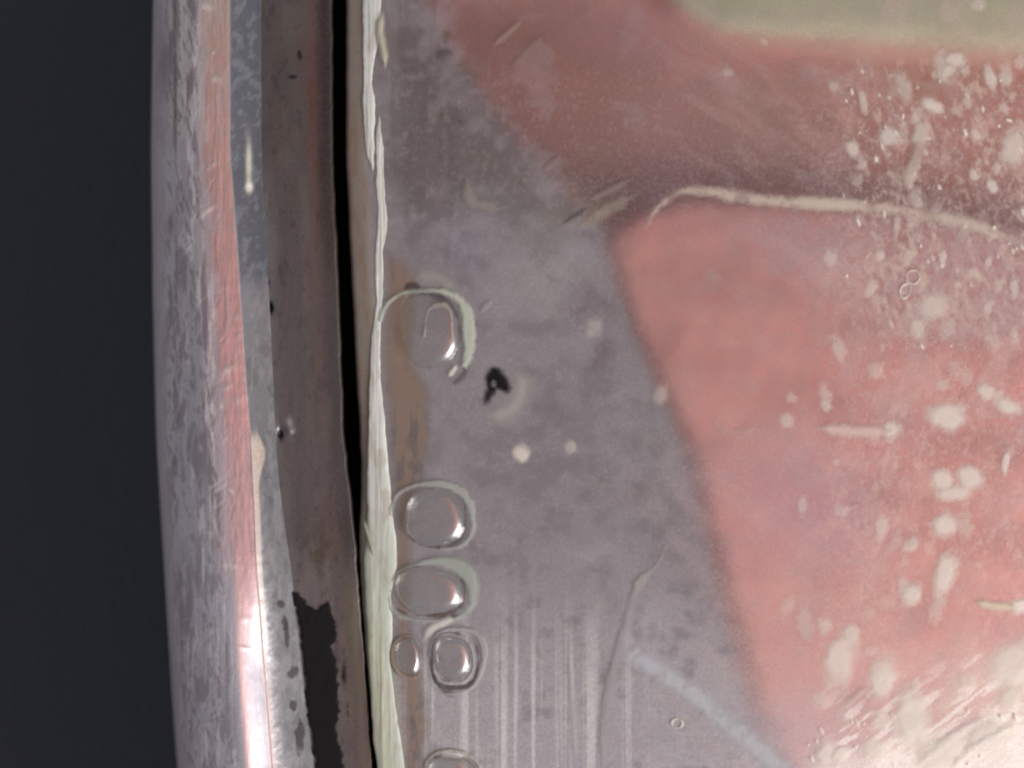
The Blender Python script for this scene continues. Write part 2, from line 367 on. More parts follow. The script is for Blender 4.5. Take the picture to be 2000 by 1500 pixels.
# ------------------------------------------------------------------ the plate
plate = empty('inset_plate', (4, 0, -4), 'scratched mirror-like metal plate with a pale glue bead and trapped bubbles along its left edge', 'metal plate')
step = 2.4
rw = np.arange(-300, 1800, step)[:, None]
ed = np.array([-1.5, 0, 2, 5, 9, 14, 20, 26, 32, 38])
cx0 = cG(rw)+(fbm(rw, rw*0, 40, 1, 99, 3)-.5)*3
inn = np.arange(0, 1, 1/590.)[None, :]
pxe = cx0+ed[None, :]; zed = np.array([-4.0, -.13, -.10, -.08, -.065, -.05, -.035, -.02, -.008, 0])[None, :]+0*rw
s0 = cx0+41
pxi = s0+(2080-s0)*inn
far = np.concatenate([np.full_like(rw, 2250), np.full_like(rw, 2255)], 1)
px = np.concatenate([pxe, pxi, far], 1); py = rw+0*px
z = np.concatenate([zed, 0*pxi, np.concatenate([0*rw, 0*rw-4.0], 1)], 1)
x, y = px, py
wx = x+34*(fbm(x, y, 60, 60, 101, 4)-.5)*2; wy = y+34*(fbm(x, y, 60, 60, 111, 4)-.5)*2
tint = np.zeros(px.shape+(3,)); film = np.full(px.shape, .3)
tint[:] = lin((140, 134, 138))
xe = np.interp(y, [-300, 60, 150, 270, 350, 430, 480, 570, 650, 800, 940, 1065, 1205, 1380, 1500, 1800], [820, 900, 960, 1040, 1110, 1170, 1180, 1205, 1232, 1300, 1352, 1382, 1418, 1468, 1520, 1640])
left = 1-sstep(-34, 12, (x-xe)+.25*(wx-x))                 # dull grey film beside the glue, its edge painted along the thumb's reflection
film += .25*left-.08*(1-left)
nA = fbm(x, y, 90, 70, 121, 5); nB = fbm(x, y, 34, 30, 131, 3); nC = fbm(x, y, 12, 16, 141, 3); nD = fbm(x, y, 26, 80, 151, 3, -55)
def blob(cx, cy, rx, ry, col, f, m=1.0, ang=0):
    c, s = cos(radians(ang)), sin(radians(ang))
    u = (wx-cx)*c+(wy-cy)*s; v = -(wx-cx)*s+(wy-cy)*c
    put(tint, film, m*np.exp(-(u/rx)**2-(v/ry)**2), col, f)
# broad tarnish of the metal, with light and reflected tones painted in below
blob(930, 260, 130, 190, (98, 90, 92), .82, 1)
blob(850, 140, 70, 160, (96, 84, 86), .75, .8)
blob(1020, 330, 90, 60, (98, 92, 90), .85, .9)
blob(820, 330, 45, 120, (88, 78, 78), .85, .8)
blob(900, 490, 80, 80, (136, 130, 144), .8, .8)
blob(1080, 540, 90, 90, (158, 152, 154), .75, .8)
blob(1120, 420, 60, 22, (150, 143, 130), .7, .7, -25)
blob(1140, 455, 26, 12, (92, 80, 78), .85, .9, -15)
blob(1160, 600, 42, 60, (106, 92, 102), .75, .75)
blob(1180, 700, 60, 30, (104, 90, 100), .75, .7, -20)
blob(1185, 670, 28, 36, (98, 82, 94), .8, .6)
blob(1020, 700, 80, 90, (142, 134, 142), .75, .5)
blob(1090, 800, 70, 30, (112, 102, 112), .7, .6, -30)
blob(1225, 780, 45, 60, (118, 110, 116), .75, .7)
blob(1240, 960, 90, 90, (118, 109, 112), .75, .7)
blob(1060, 860, 110, 60, (130, 120, 130), .7, .5)
blob(960, 900, 60, 60, (136, 126, 134), .75, .5)
blob(1000, 1060, 90, 80, (134, 124, 134), .75, .5)
blob(1190, 1130, 60, 30, (112, 100, 108), .75, .6)
blob(1160, 1080, 60, 18, (160, 160, 168), .8, .6, 8)
blob(1330, 1120, 60, 70, (118, 108, 116), .75, .6)
blob(1380, 1180, 22, 40, (112, 90, 98), .7, .6, -15)
blob(1270, 1220, 40, 60, (158, 158, 176), .75, .6, 35)
blob(1360, 1230, 60, 60, (138, 128, 142), .75, .6)
blob(1400, 1350, 70, 90, (158, 152, 164), .8, .7)
put(tint, film, sstep(980, 1420, wy)*left*.85, (176, 172, 178), .8)  # these three paint the window's gleam growing toward the plate's bottom
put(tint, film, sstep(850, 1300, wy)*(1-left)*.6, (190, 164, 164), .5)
put(tint, film, sstep(1330, 1500, wy)*(1-sstep(960, 1020, wx))*.6, (184, 182, 182), .8)
blob(830, 60, 90, 60, (120, 98, 92), .7, .7)
blob(1060, 180, 110, 90, (110, 92, 92), .6, .7)
blob(1090, 380, 90, 60, (104, 96, 94), .85, .8)
blob(1000, 60, 190, 90, (120, 94, 90), .78, .95)  # brown painted over the upper finger's reflection to dull it
blob(1180, 240, 130, 130, (132, 106, 102), .7, .85)
blob(825, 210, 75, 240, (94, 83, 82), .86, 1)
blob(960, 300, 130, 120, (102, 92, 91), .84, .9)
# above the thumb's reflection: mauve film painting the upper finger's duller reflection
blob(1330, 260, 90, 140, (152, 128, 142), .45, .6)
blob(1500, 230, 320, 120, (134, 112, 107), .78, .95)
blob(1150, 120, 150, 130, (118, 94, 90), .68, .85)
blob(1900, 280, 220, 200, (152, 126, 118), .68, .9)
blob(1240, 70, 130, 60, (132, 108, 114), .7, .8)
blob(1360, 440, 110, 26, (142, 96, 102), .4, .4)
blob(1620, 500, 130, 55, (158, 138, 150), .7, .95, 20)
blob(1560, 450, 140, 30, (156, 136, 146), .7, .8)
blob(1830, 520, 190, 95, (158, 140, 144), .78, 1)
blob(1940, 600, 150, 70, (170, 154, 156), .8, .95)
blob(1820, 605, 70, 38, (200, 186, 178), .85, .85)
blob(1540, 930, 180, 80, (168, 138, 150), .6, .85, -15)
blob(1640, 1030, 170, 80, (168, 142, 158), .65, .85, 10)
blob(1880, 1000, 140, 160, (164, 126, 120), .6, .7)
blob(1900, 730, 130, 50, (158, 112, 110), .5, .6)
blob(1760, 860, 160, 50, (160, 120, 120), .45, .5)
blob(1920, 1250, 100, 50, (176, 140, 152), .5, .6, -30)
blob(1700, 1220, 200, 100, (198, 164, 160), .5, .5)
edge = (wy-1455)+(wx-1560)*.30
put(tint, film, sstep(-70, 110, edge)*sstep(1400, 1600, wx+.5*(wy-1350)), (236, 229, 224), .93)  # lower-right glare painted in as white tint, also in the puts below
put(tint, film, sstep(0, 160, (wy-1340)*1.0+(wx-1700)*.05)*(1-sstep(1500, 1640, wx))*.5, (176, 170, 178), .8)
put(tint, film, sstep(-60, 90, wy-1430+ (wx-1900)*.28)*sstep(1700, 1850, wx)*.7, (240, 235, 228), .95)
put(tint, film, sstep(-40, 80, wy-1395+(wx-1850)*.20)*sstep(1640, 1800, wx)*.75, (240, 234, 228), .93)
gr = fbm(x, y, 5.5, 7, 203, 2)
rightz = sstep(1500, 1750, wx)
for lo_, hi_, cc, am in [(.60, .78, (206, 188, 182), .55), (.22, .38, (120, 88, 88), -.4)]:
    m_ = sstep(lo_, hi_, gr) if am > 0 else 1-sstep(lo_, hi_, gr)
    put(tint, film, m_*abs(am)*(.25+.75*rightz)*sstep(90, 160, y), cc, .7)
hz = fbm(x, y, 40, 70, 207, 4, 15)
put(tint, film, sstep(.52, .68, hz)*rightz*.55, (196, 172, 166), .7)
blob(1800, 150, 300, 55, (150, 126, 116), .78, .95)  # brown painted over the red band of the finger's reflection
blob(1560, 1420, 110, 80, (190, 172, 178), .8, .85)
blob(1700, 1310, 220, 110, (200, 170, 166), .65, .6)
blob(1940, 1330, 140, 80, (216, 202, 194), .85, .8)  # more of the painted lower-right glare
blob(1900, 520, 240, 100, (160, 142, 144), .78, .8)
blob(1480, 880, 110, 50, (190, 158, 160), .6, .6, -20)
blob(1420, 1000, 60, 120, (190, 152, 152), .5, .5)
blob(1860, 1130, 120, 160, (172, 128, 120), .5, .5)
# fine mottling
rt = sstep(1200, 1400, x)
put(tint, film, sstep(.42, .75, nB*.6+nA*.4)*.5*left, (150, 142, 150)); put(tint, film, (1-sstep(.28, .52, nB*.6+nA*.4))*.5*left, (104, 94, 100))
put(tint, film, sstep(.55, .72, nA)*.3, (158, 150, 158), .75)
put(tint, film, sstep(.45, .75, nD)*.22*rt, (196, 172, 168), .6)
film += (.12*(nC-.5)+.16*(nB-.5))*(1+.3*rt)
# frosted speckle high on the right
zone = sstep(1560, 1760, wx)*sstep(60, 150, wy)*(1-sstep(600, 700, wy)); sp = fbm(x, y, 9, 16, 161, 3, -22); sp2 = fbm(x, y, 22, 34, 167, 3, -15)
put(tint, film, zone*sstep(.56, .76, sp*.6+sp2*.4+.05)*.75, (196, 180, 168), .85)
put(tint, film, zone*sstep(.6, .72, 1-sp)*.5, (132, 98, 88), .5)
zone2 = sstep(1550, 1750, wx)*sstep(700, 850, wy); sp3 = fbm(x, y, 20, 30, 169, 4, 20)
put(tint, film, zone2*sstep(.58, .72, sp3)*.5, (208, 186, 178), .7)
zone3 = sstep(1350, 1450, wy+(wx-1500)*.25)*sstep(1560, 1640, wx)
put(tint, film, zone3*sstep(.5, .62, fbm(x, y, 60, 9, 173, 4, -38))*.6, (246, 242, 238), .95)  # bright diagonal streaks within the painted glare
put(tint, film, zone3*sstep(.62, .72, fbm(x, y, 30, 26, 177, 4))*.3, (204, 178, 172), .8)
put(tint, film, sstep(-30, 70, wy-1430+(wx-1800)*.22)*sstep(1580, 1660, wx)*.75, (242, 237, 231), .94)  # white wash of the painted glare along the lower right
# brushed lines low on the left
br = fbm(x, y, 11, 900, 181, 3); put(tint, film, sstep(.5, .7, br)*sstep(1080, 1420, wy)*(1-sstep(1150, 1330, wx))*.75, (206, 203, 204), .88)
put(tint, film, sstep(.55, .7, fbm(x, y, 14, 200, 187, 3))*(1-sstep(880, 980, x))*(1-sstep(380, 520, y))*.25, (76, 66, 68), .85)
# warm brown zone right of the glue and the chamfered edge left of it
put(tint, film, (1-sstep(36, 46, x-cx0)), (146, 137, 128), .97)
put(tint, film, (1-sstep(36, 46, x-cx0))*sstep(.45, .7, fbm(x, y, 8, 60, 191, 3))*.6, (138, 112, 88), .85)
put(tint, film, (1-sstep(0, 9, x-cx0)), (104, 94, 88), .97)
put(tint, film, (1-sstep(45, 60, x-cx0))*sstep(950, 1050, y), (150, 152, 132), .9)
put(tint, film, np.exp(-((y-84-(x-1500)*.05)/26)**2)*sstep(1280, 1400, x)*.6, (158, 140, 126), .75)  # hazy strip painted to soften the edge of the olive reflection
film = film+.10*(fbm(x, y, 4.9, 4.9, 211, 1)-.5)
film = np.clip(film, .06, .96)
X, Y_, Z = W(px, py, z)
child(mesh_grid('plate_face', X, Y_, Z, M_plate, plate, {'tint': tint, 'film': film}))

def stroke(name, pts, width, col, cov=.8, h=.012, n=6, grain=2.0, gs=14, seed=1, taper=.25, step=2.2, mat=None, softf=1.0, base=0.0, zoff=.006, patchy=0):
    P = smooth_pts(pts, n) if len(pts) > 2 else pts
    xs = [p[0] for p in P]; ys = [p[1] for p in P]; m = width+12
    def sdf(x, y):
        d, a = segdist(x, y, P); ww = width*np.minimum(1, np.minimum(a, 1-a)/max(taper, 1e-3)*.8+.35)
        return ww*.5*(1+softf)-d
    cf = None
    if patchy: cf = lambda x, y: 1-patchy*sstep(.4, .65, fbm(x, y, 26, 26, seed+3, 4))
    return patch(name, (min(xs)-m, min(ys)-m, max(xs)+m, max(ys)+m), step, sdf, width*softf, h, mat or M_scr, plate, base, col, cov, grain, gs, seed, zoff, covfn=cf)
def gap_filter(x0): return x0

# glue bead, two overlapping runs
def tube(name, cl, mat, parent, tfn, zc, step=3.0, hr=.09, seed=3):
    """cl: list of (y, left, right)"""
    ys = np.arange(cl[0][0], cl[-1][0]+.1, step)
    l = np.interp(ys, [c[0] for c in cl], [c[1] for c in cl]); r = np.interp(ys, [c[0] for c in cl], [c[2] for c in cl])
    k = np.hanning(9); k /= k.sum()
    l = np.convolve(np.pad(l, 4, 'edge'), k, 'valid')+(fbm(ys, ys*0, 34, 1, seed, 3)-.5)*5
    r = np.convolve(np.pad(r, 4, 'edge'), k, 'valid')+(fbm(ys, ys*0, 34, 1, seed+50, 3)-.5)*5
    u = np.linspace(-1, 1, 27)[None, :]
    ew = np.minimum(1, np.minimum(ys-ys[0]+1, ys[-1]-ys+1)/45)[:, None]**.6
    px = (l+r)[:, None]/2+(r-l)[:, None]/2*u*ew; py = ys[:, None]+0*px
    e = np.minimum(1, np.minimum(ys-ys[0], ys[-1]-ys)/14)[:, None]
    hh = (r-l)[:, None]/200*hr*2
    z = zc+hh*np.sqrt(np.clip(1-u*u, 0, 1))*np.sqrt(e)+(fbm(px, py, 14, 40, seed+9, 3)-.5)*.012*(1-u*u)+(fbm(px, py, 7, 220, seed+19, 3)-.5)*.028*(1-u*u)
    X, Y, Z = W(px, py, z)
    return child(mesh_grid(name, X, Y, Z, mat, parent, {'tint': tfn(px, py)}))
def gtint(px, py):
    t = np.zeros(px.shape+(3,)); f = np.zeros(px.shape)
    t[:] = lin((206, 209, 205))
    put(t, f, sstep(900, 1250, py), (184, 190, 172)); put(t, f, sstep(900, 1200, py)*sstep(0, 12, px-(cG(py)+30))*.7, (184, 192, 186)); put(t, f, sstep(.5, .7, fbm(px, py, 10, 70, 301, 3))*.35, (168, 170, 156))
    put(t, f, sstep(.62, .75, fbm(px, py, 12, 40, 311, 3))*.35, (158, 146, 128))
    return t
tube('glue_bead', [(-300, 706, 742), (0, 708, 744), (60, 708, 742), (120, 708, 732), (160, 709, 727), (200, 708, 732), (240, 711, 733), (270, 714, 731), (300, 716, 732), (335, 722, 736)], M_glue, plate, gtint, .01, seed=3)
tube('glue_bead', [(225, 736, 744), (262, 734, 746), (300, 734, 748), (360, 735, 749), (420, 738, 756), (450, 737, 756), (490, 733, 748), (540, 733, 748), (590, 735, 746), (640, 727, 744), (700, 724, 742), (760, 722, 745), (830, 720, 753), (900, 718, 757), (950, 717, 762), (1000, 719, 766), (1050, 715, 774), (1100, 712, 776), (1160, 714, 764), (1220, 716, 766), (1290, 720, 762), (1330, 723, 766), (1400, 726, 776), (1450, 730, 784), (1500, 736, 790), (1700, 760, 820)], M_glue, plate, gtint, .01, seed=8)
stroke('glue_bead', [(752, 132), (748, 100), (742, 60), (746, 20)], 14, (186, 184, 166), .9, .08, seed=5, mat=M_brown)
stroke('glue_bead', [(708, 1010), (718, 1045), (730, 1085)], 8, (150, 152, 134), .9, .10, seed=6, mat=M_brown, zoff=.03)

# brown adhesive film beside the bead
def bt(px, py):
    t = np.zeros(px.shape+(3,)); f = np.zeros(px.shape); t[:] = lin((148, 127, 112))
    put(t, f, sstep(.5, .7, fbm(px, py, 14, 50, 401, 4)), (120, 108, 104)); put(t, f, np.exp(-((px-800)/30)**2-((py-650)/90)**2), (156, 130, 108)); return t
bp = [(745, 300), (756, 300), (757, 480), (800, 500), (832, 560), (818, 640), (815, 700), (850, 760), (852, 850), (838, 930), (812, 990), (818, 1090), (812, 1180), (822, 1260), (840, 1330), (850, 1420), (835, 1500), (830, 1700), (780, 1700), (775, 1400), (760, 1200), (762, 1000), (748, 850), (738, 700), (742, 560), (742, 300)]
patch('adhesive_film', (725, 280, 880, 1720), 2.4, lambda x, y: polysd(x, y, bp), 34, .002, M_brown, plate, 0.0, bt, .62, grain=4, gs=14, seed=17, zoff=.003)

# ------------------------------------------------------------------ bubbles along the glue
def ring(name, cx, cy, rx, ry, w0, col, ang=0, gap=None, cov=.85, h=.04, parent=plate, seed=1, sup=2.6, wfn=None):
    c, s = cos(radians(ang)), sin(radians(ang))
    def rad(x, y):
        u = ((x-cx)*c+(y-cy)*s)/rx; v = (-(x-cx)*s+(y-cy)*c)/ry
        return (np.abs(u)**sup+np.abs(v)**sup)**(1/sup), np.degrees(np.arctan2(-(y-cy), x-cx)) % 360
    def sdf(x, y):
        r, th = rad(x, y); ph = cx*.37+cy*.11; tr_ = np.radians(th)
        r = r/(1+(.045*np.sin(2*tr_+ph)+.035*np.sin(3*tr_+2*ph)) if w0 > 4 and rx > 15 else 1)
        d = np.abs(r-1)*min(rx, ry)
        ww = w0*(wfn(th) if wfn else 1)
        return ww*.9-d
    B = max(rx, ry)+w0*2+6
    return patch(name, (cx-B, cy-B, cx+B, cy+B), 1.8, sdf, w0*.9, h, M_scr, parent, 0.0, col, cov, grain=3.0, gs=13, seed=seed, zoff=.005)
def dome(cx, cy, rx, ry, hgt, cov, sup=2.4, p=8, parent=plate):
    n, m = 20, 48
    rr = np.linspace(0, 1, n)[:, None]; th = np.linspace(0, 2*pi, m+1)[None, :]
    den = (np.abs(np.cos(th))**sup+np.abs(np.sin(th))**sup)**(1/sup)
    ph = cx*.37+cy*.11; wv = 1+rr*(.045*np.sin(2*th+ph)+.035*np.sin(3*th+2*ph)+.018*np.sin(5*th+ph*3))
    px = cx+rx*rr*wv*np.cos(th)/den; py = cy-ry*rr*wv*np.sin(th)/den
    z = .008+hgt*(1-rr**p)+0*px
    X, Y, Z = W(px, py, z)
    return child(mesh_grid('bubble', X, Y, Z, M_resin, parent, {'cover': cov+0*px}))
def bump_angle(c0, wd, amp, basev):
    return lambda th: basev+amp*np.exp(-(((th-c0+180) % 360-180)/wd)**2)
def with_rings(b, specs):
    for sp in specs:
        r = ring(parent=b, **sp); r.location = (0, 0, 0)
GR = (176, 182, 170)
# largest, open towards lower left
b = dome(838, 640, 60, 78, .16, .16)
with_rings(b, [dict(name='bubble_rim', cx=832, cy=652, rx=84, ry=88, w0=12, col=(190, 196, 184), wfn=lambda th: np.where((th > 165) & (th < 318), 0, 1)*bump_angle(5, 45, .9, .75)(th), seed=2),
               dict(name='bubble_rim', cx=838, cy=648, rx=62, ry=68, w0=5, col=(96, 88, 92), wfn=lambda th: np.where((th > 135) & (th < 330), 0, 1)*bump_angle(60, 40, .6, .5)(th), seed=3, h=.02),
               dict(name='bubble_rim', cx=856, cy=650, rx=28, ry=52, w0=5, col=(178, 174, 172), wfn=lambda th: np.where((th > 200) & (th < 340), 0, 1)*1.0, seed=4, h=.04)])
stroke('bubble_streak', [(808, 545), (835, 538), (868, 548), (890, 572)], 26, (166, 165, 162), .7, .01, seed=9, softf=1.2)
stroke('bubble_streak', [(790, 566), (806, 558), (820, 566)], 12, (88, 78, 76), .9, .01, seed=19)
stroke('bubble_streak', [(838, 566), (856, 580), (868, 594)], 13, (100, 90, 94), .85, .01, seed=20)
stroke('bubble_streak', [(876, 735), (888, 718), (892, 712)], 9, (214, 208, 200), .85, .03, seed=21)  # pale crescent, a painted highlight at the bubble's lower right
stroke('bubble_streak', [(882, 752), (902, 738), (918, 706)], 9, (110, 104, 112), .7, .01, seed=22)  # dark line painted just outside that highlight
# second
b = dome(850, 1012, 62, 56, .22, .30)
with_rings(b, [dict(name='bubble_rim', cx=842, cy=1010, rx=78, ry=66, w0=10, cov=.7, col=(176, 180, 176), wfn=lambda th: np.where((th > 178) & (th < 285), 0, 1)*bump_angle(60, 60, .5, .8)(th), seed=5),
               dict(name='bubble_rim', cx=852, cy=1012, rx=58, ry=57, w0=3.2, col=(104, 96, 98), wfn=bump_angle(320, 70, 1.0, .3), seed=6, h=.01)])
# third
b = dome(838, 1155, 68, 46, .22, .32)
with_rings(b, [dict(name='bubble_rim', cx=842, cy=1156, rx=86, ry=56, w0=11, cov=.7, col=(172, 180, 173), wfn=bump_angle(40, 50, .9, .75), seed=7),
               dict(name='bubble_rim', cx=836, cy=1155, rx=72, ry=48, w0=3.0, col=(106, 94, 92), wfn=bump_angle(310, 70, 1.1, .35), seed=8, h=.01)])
# small one in the bead and the double ring beside it
b = dome(797, 1282, 24, 38, .12, .35)
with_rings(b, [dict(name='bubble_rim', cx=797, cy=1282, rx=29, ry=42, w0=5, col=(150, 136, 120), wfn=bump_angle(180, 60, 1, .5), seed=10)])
b = dome(884, 1285, 36, 42, .17, .45)
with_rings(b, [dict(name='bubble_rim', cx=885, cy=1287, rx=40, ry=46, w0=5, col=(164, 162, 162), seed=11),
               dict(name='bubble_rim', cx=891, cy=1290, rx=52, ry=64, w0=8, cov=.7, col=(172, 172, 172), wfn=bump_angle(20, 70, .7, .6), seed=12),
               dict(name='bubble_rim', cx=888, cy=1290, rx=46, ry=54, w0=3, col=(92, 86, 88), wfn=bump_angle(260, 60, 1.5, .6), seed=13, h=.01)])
stroke('bubble_streak', [(826, 1252), (842, 1228), (872, 1212), (893, 1208)], 14, (206, 204, 200), .85, .04, seed=23)
stroke('bubble_streak', [(855, 1330), (872, 1348), (886, 1362)], 12, (112, 106, 106), .8, .01, seed=24)
stroke('bubble_streak', [(838, 1200), (870, 1204), (898, 1203)], 6, (92, 82, 84), .85, .005, seed=25)
b = dome(884, 1520, 52, 44, .2, .4)
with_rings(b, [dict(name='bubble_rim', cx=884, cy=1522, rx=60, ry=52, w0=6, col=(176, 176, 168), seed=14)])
stroke('bubble_streak', [(855, 1466), (885, 1474), (910, 1472)], 12, (222, 220, 222), .8, .03, seed=26)
stroke('bubble_streak', [(838, 1478), (868, 1482), (910, 1484), (930, 1500)], 5, (140, 140, 130), .8, .02, seed=27)

# ------------------------------------------------------------------ pit
stroke('pit_halo', [(945, 810), (985, 808), (1012, 780), (1018, 745), (1000, 722)], 30, (176, 174, 170), .75, .01, seed=31, softf=1.3)
pitp = [(956, 718), (966, 714), (980, 720), (994, 736), (999, 756), (994, 772), (984, 768), (972, 764), (962, 776), (952, 794), (941, 792), (944, 776), (950, 758), (946, 740)]
patch('pit', (925, 700, 1015, 810), 1.4, lambda x, y: polysd(x, y, pitp)+4, 16, 0, M_black, plate, 0.0, cov=.95, grain=4, gs=7, seed=33, zoff=.02)
stroke('pit_halo', [(962, 742), (966, 758)], 9, (118, 112, 118), .8, .01, seed=34, zoff=.035)

# ------------------------------------------------------------------ scratches
SC = [([(1262, 445), (1285, 405), (1345, 372), (1440, 384), (1560, 396), (1690, 402), (1800, 418), (1900, 440), (2010, 482), (2080, 520)], 20, (208, 190, 180), .75, 5, .45),
      ([(1530, 394), (1600, 397), (1700, 403)], 20, (214, 202, 188), .7, 4, 0),
      ([(1820, 420), (1900, 438), (1940, 452)], 20, (216, 200, 188), .6, 6, .2),
      ([(1215, 1268), (1262, 1295), (1340, 1345), (1420, 1410), (1500, 1480), (1600, 1570)], 34, (196, 199, 206), .66, 6, .3),
      ([(1300, 1066), (1285, 1100), (1245, 1145), (1218, 1235), (1192, 1330), (1178, 1420), (1176, 1520)], 15, (168, 162, 166), .7, 3, .2),
      ([(1262, 1120), (1240, 1150)], 16, (176, 176, 172), .6, 3, 0),
      ([(1130, 445), (1180, 412), (1240, 382)], 20, (170, 158, 144), .6, 5, .3),
      ([(1150, 392), (1230, 350)], 12, (150, 134, 134), .6, 3, 0),
      ([(1095, 440), (1150, 405)], 6, (96, 88, 88), .6, 2, 0),
      ([(962, 92), (990, 66), (1022, 38)], 11, (170, 142, 134), .6, 2, 0),
      ([(1000, 132), (1030, 100), (1062, 70)], 14, (160, 132, 126), .5, 2, 0),
      ([(1060, 335), (1095, 305)], 11, (156, 130, 130), .5, 2, 0),
      ([(912, 348), (920, 390), (948, 402), (978, 408)], 22, (152, 144, 142), .75, 6, .2),
      ([(936, 612), (962, 585)], 10, (166, 158, 166), .6, 3, 0),
      ([(1595, 835), (1660, 842), (1740, 842)], 22, (214, 188, 182), .85, 3, 0),
      ([(1902, 1176), (1940, 1184), (1985, 1186)], 15, (214, 198, 178), .85, 2, 0),
      ([(1765, 372), (1782, 330), (1800, 270), (1812, 225)], 22, (196, 176, 166), .6, 7, .5),
      ([(1112, 1260), (1120, 1380), (1124, 1500)], 9, (182, 178, 182), .5, 2, 0),
      ([(1480, 835), (1430, 845), (1385, 812)], 16, (204, 170, 166), .4, 5, .3),
      ([(1650, 1380), (1700, 1340)], 12, (214, 196, 190), .4, 4, 0),
      ([(1790, 1500), (1850, 1450), (1930, 1400)], 14, (232, 226, 220), .6, 6, .3),
      ([(1850, 1510), (1920, 1450), (1990, 1415)], 12, (236, 230, 226), .6, 6, .3),
      ([(870, 90), (880, 60)], 10, (118, 100, 94), .5, 3, 0),
      ([(852, 118), (868, 104), (886, 108)], 14, (90, 74, 74), .4, 3, 0),
      ([(866, 235), (876, 226)], 20, (132, 122, 118), .7, 5, 0),
      ([(905, 250), (915, 240)], 16, (126, 116, 114), .6, 5, 0)]
for i, (pts, wd, col, cov, gr, pat) in enumerate(SC):
    stroke('scratch', pts, wd, col, cov, .01, grain=gr, seed=500+i*3, softf=.8, patchy=pat, zoff=.005+i*.0016, taper=.06 if wd > 28 else .25)

# ------------------------------------------------------------------ white specks
SP = [(1664, 290, 13, 17, -20, .7), (1734, 266, 18, 18, 0, .75), (1797, 262, 14, 26, 15, .85), (1821, 206, 22, 13, 30, .85), (1780, 336, 12, 32, 15, .6),
      (1867, 115, 19, 14, 20, .8), (1853, 136, 12, 12, 0, .6), (1933, 150, 11, 26, -15, .75), (1685, 200, 8, 22, -10, .55), (1765, 168, 14, 30, -10, .45),
      (1979, 287, 26, 42, 10, .7), (1937, 364, 10, 15, -20, .75), (1909, 8, 14, 12, 0, .4), (1820, 597, 30, 26, 0, .6), (1790, 640, 14, 20, 0, .5),
      (1710, 723, 17, 16, 0, .35), (1537, 820, 15, 14, 0, .45), (1740, 836, 20, 14, 5, .75), (1850, 815, 36, 28, 5, .85), (1925, 765, 18, 15, 20, .75),
      (1968, 792, 26, 15, 20, .8), (1838, 935, 22, 20, 0, .8), (1893, 932, 26, 22, 20, .85), (1862, 962, 32, 16, 0, .8), (1963, 905, 7, 24, 8, .7),
      (1846, 1026, 24, 25, 15, .85), (1721, 1027, 13, 22, 0, .55), (1776, 1064, 16, 13, 0, .45), (1846, 1120, 19, 46, 14, .85), (1780, 1162, 19, 20, 0, .75),
      (1989, 1185, 15, 14, 0, 1.0), (1640, 1290, 28, 58, 16, .8), (1660, 1240, 16, 20, 10, .6), (1725, 1326, 27, 46, 8, .85), (1782, 1405, 38, 58, -6, .9), (1722, 1408, 20, 20, 0, .7),
      (1974, 1364, 26, 24, 0, .75), (1980, 1300, 44, 52, 10, .75), (1640, 1474, 20, 14, -40, .95), (1612, 1472, 16, 28, 10, .85), (1707, 1463, 30, 20, 0, .75),
      (1840, 1470, 50, 30, -20, .8), (1930, 1440, 50, 26, -25, .85), (1018, 885, 17, 17, 0, .85), (1112, 872, 12, 13, 0, .4), (1290, 770, 13, 20, 25, .3),
      (1160, 640, 16, 22, 20, .3), (1890, 1330, 20, 16, -30, .5), (1945, 330, 9, 14, 0, .5), (1888, 200, 9, 12, -30, .5), (1905, 260, 8, 12, -30, .5), (1900, 340, 8, 14, -30, .6),
      (1960, 210, 8, 12, -25, .5), (1990, 120, 10, 14, 0, .4), (1840, 500, 8, 13, 0, .55), (1930, 510, 7, 12, 10, .5), (1870, 555, 8, 8, 0, .4), (1980, 560, 9, 22, 0, .5), (1750, 440, 7, 20, 5, .5),
      (1717, 498, 10, 10, 0, .5), (1420, 140, 12, 8, 0, .3), (1490, 80, 12, 6, 30, .3), (1700, 1270, 14, 10, 0, .3)]
for i, (cx, cy, rx, ry, an, cov) in enumerate(SP):
    c, s = cos(radians(an)), sin(radians(an))
    def sdf(x, y, cx=cx, cy=cy, rx=rx, ry=ry, c=c, s=s):
        u = ((x-cx)*c+(y-cy)*s)/rx; v = (-(x-cx)*s+(y-cy)*c)/ry
        return (1.42-np.hypot(u, v))*min(rx, ry)
    m = max(rx, ry)*1.6+6
    patch('white_speck', (cx-m, cy-m, cx+m, cy+m), 1.8 if max(rx, ry) < 25 else 2.5, sdf, max(6, min(rx, ry)*1.0), .02, M_dust, plate, 0.0, cov=cov*.76, grain=min(rx, ry)*.35, gs=max(8, min(rx, ry)*.9), seed=700+i*5)
rg = np.random.RandomState(78)
for i in range(75):
    cx = rg.uniform(1500, 2010); cy = rg.choice([rg.uniform(120, 680), rg.uniform(680, 1480)]); rx = rg.uniform(7, 16); ry = rx*rg.uniform(.8, 2.2); an = rg.uniform(-20, 30)
    if cy < 680 and cx < 1600: cx += 250
    c, s = cos(radians(an)), sin(radians(an))
    def sdf(x, y, cx=cx, cy=cy, rx=rx, ry=ry, c=c, s=s):
        return (1.42-np.hypot(((x-cx)*c+(y-cy)*s)/rx, (-(x-cx)*s+(y-cy)*c)/ry))*rx
    m = ry*1.7+6
    patch('white_speck', (cx-m, cy-m, cx+m, cy+m), 2.2, sdf, rx, .008, M_dust, plate, 0.0, cov=rg.uniform(.12, .4), grain=rx*.6, gs=9, seed=1400+i)
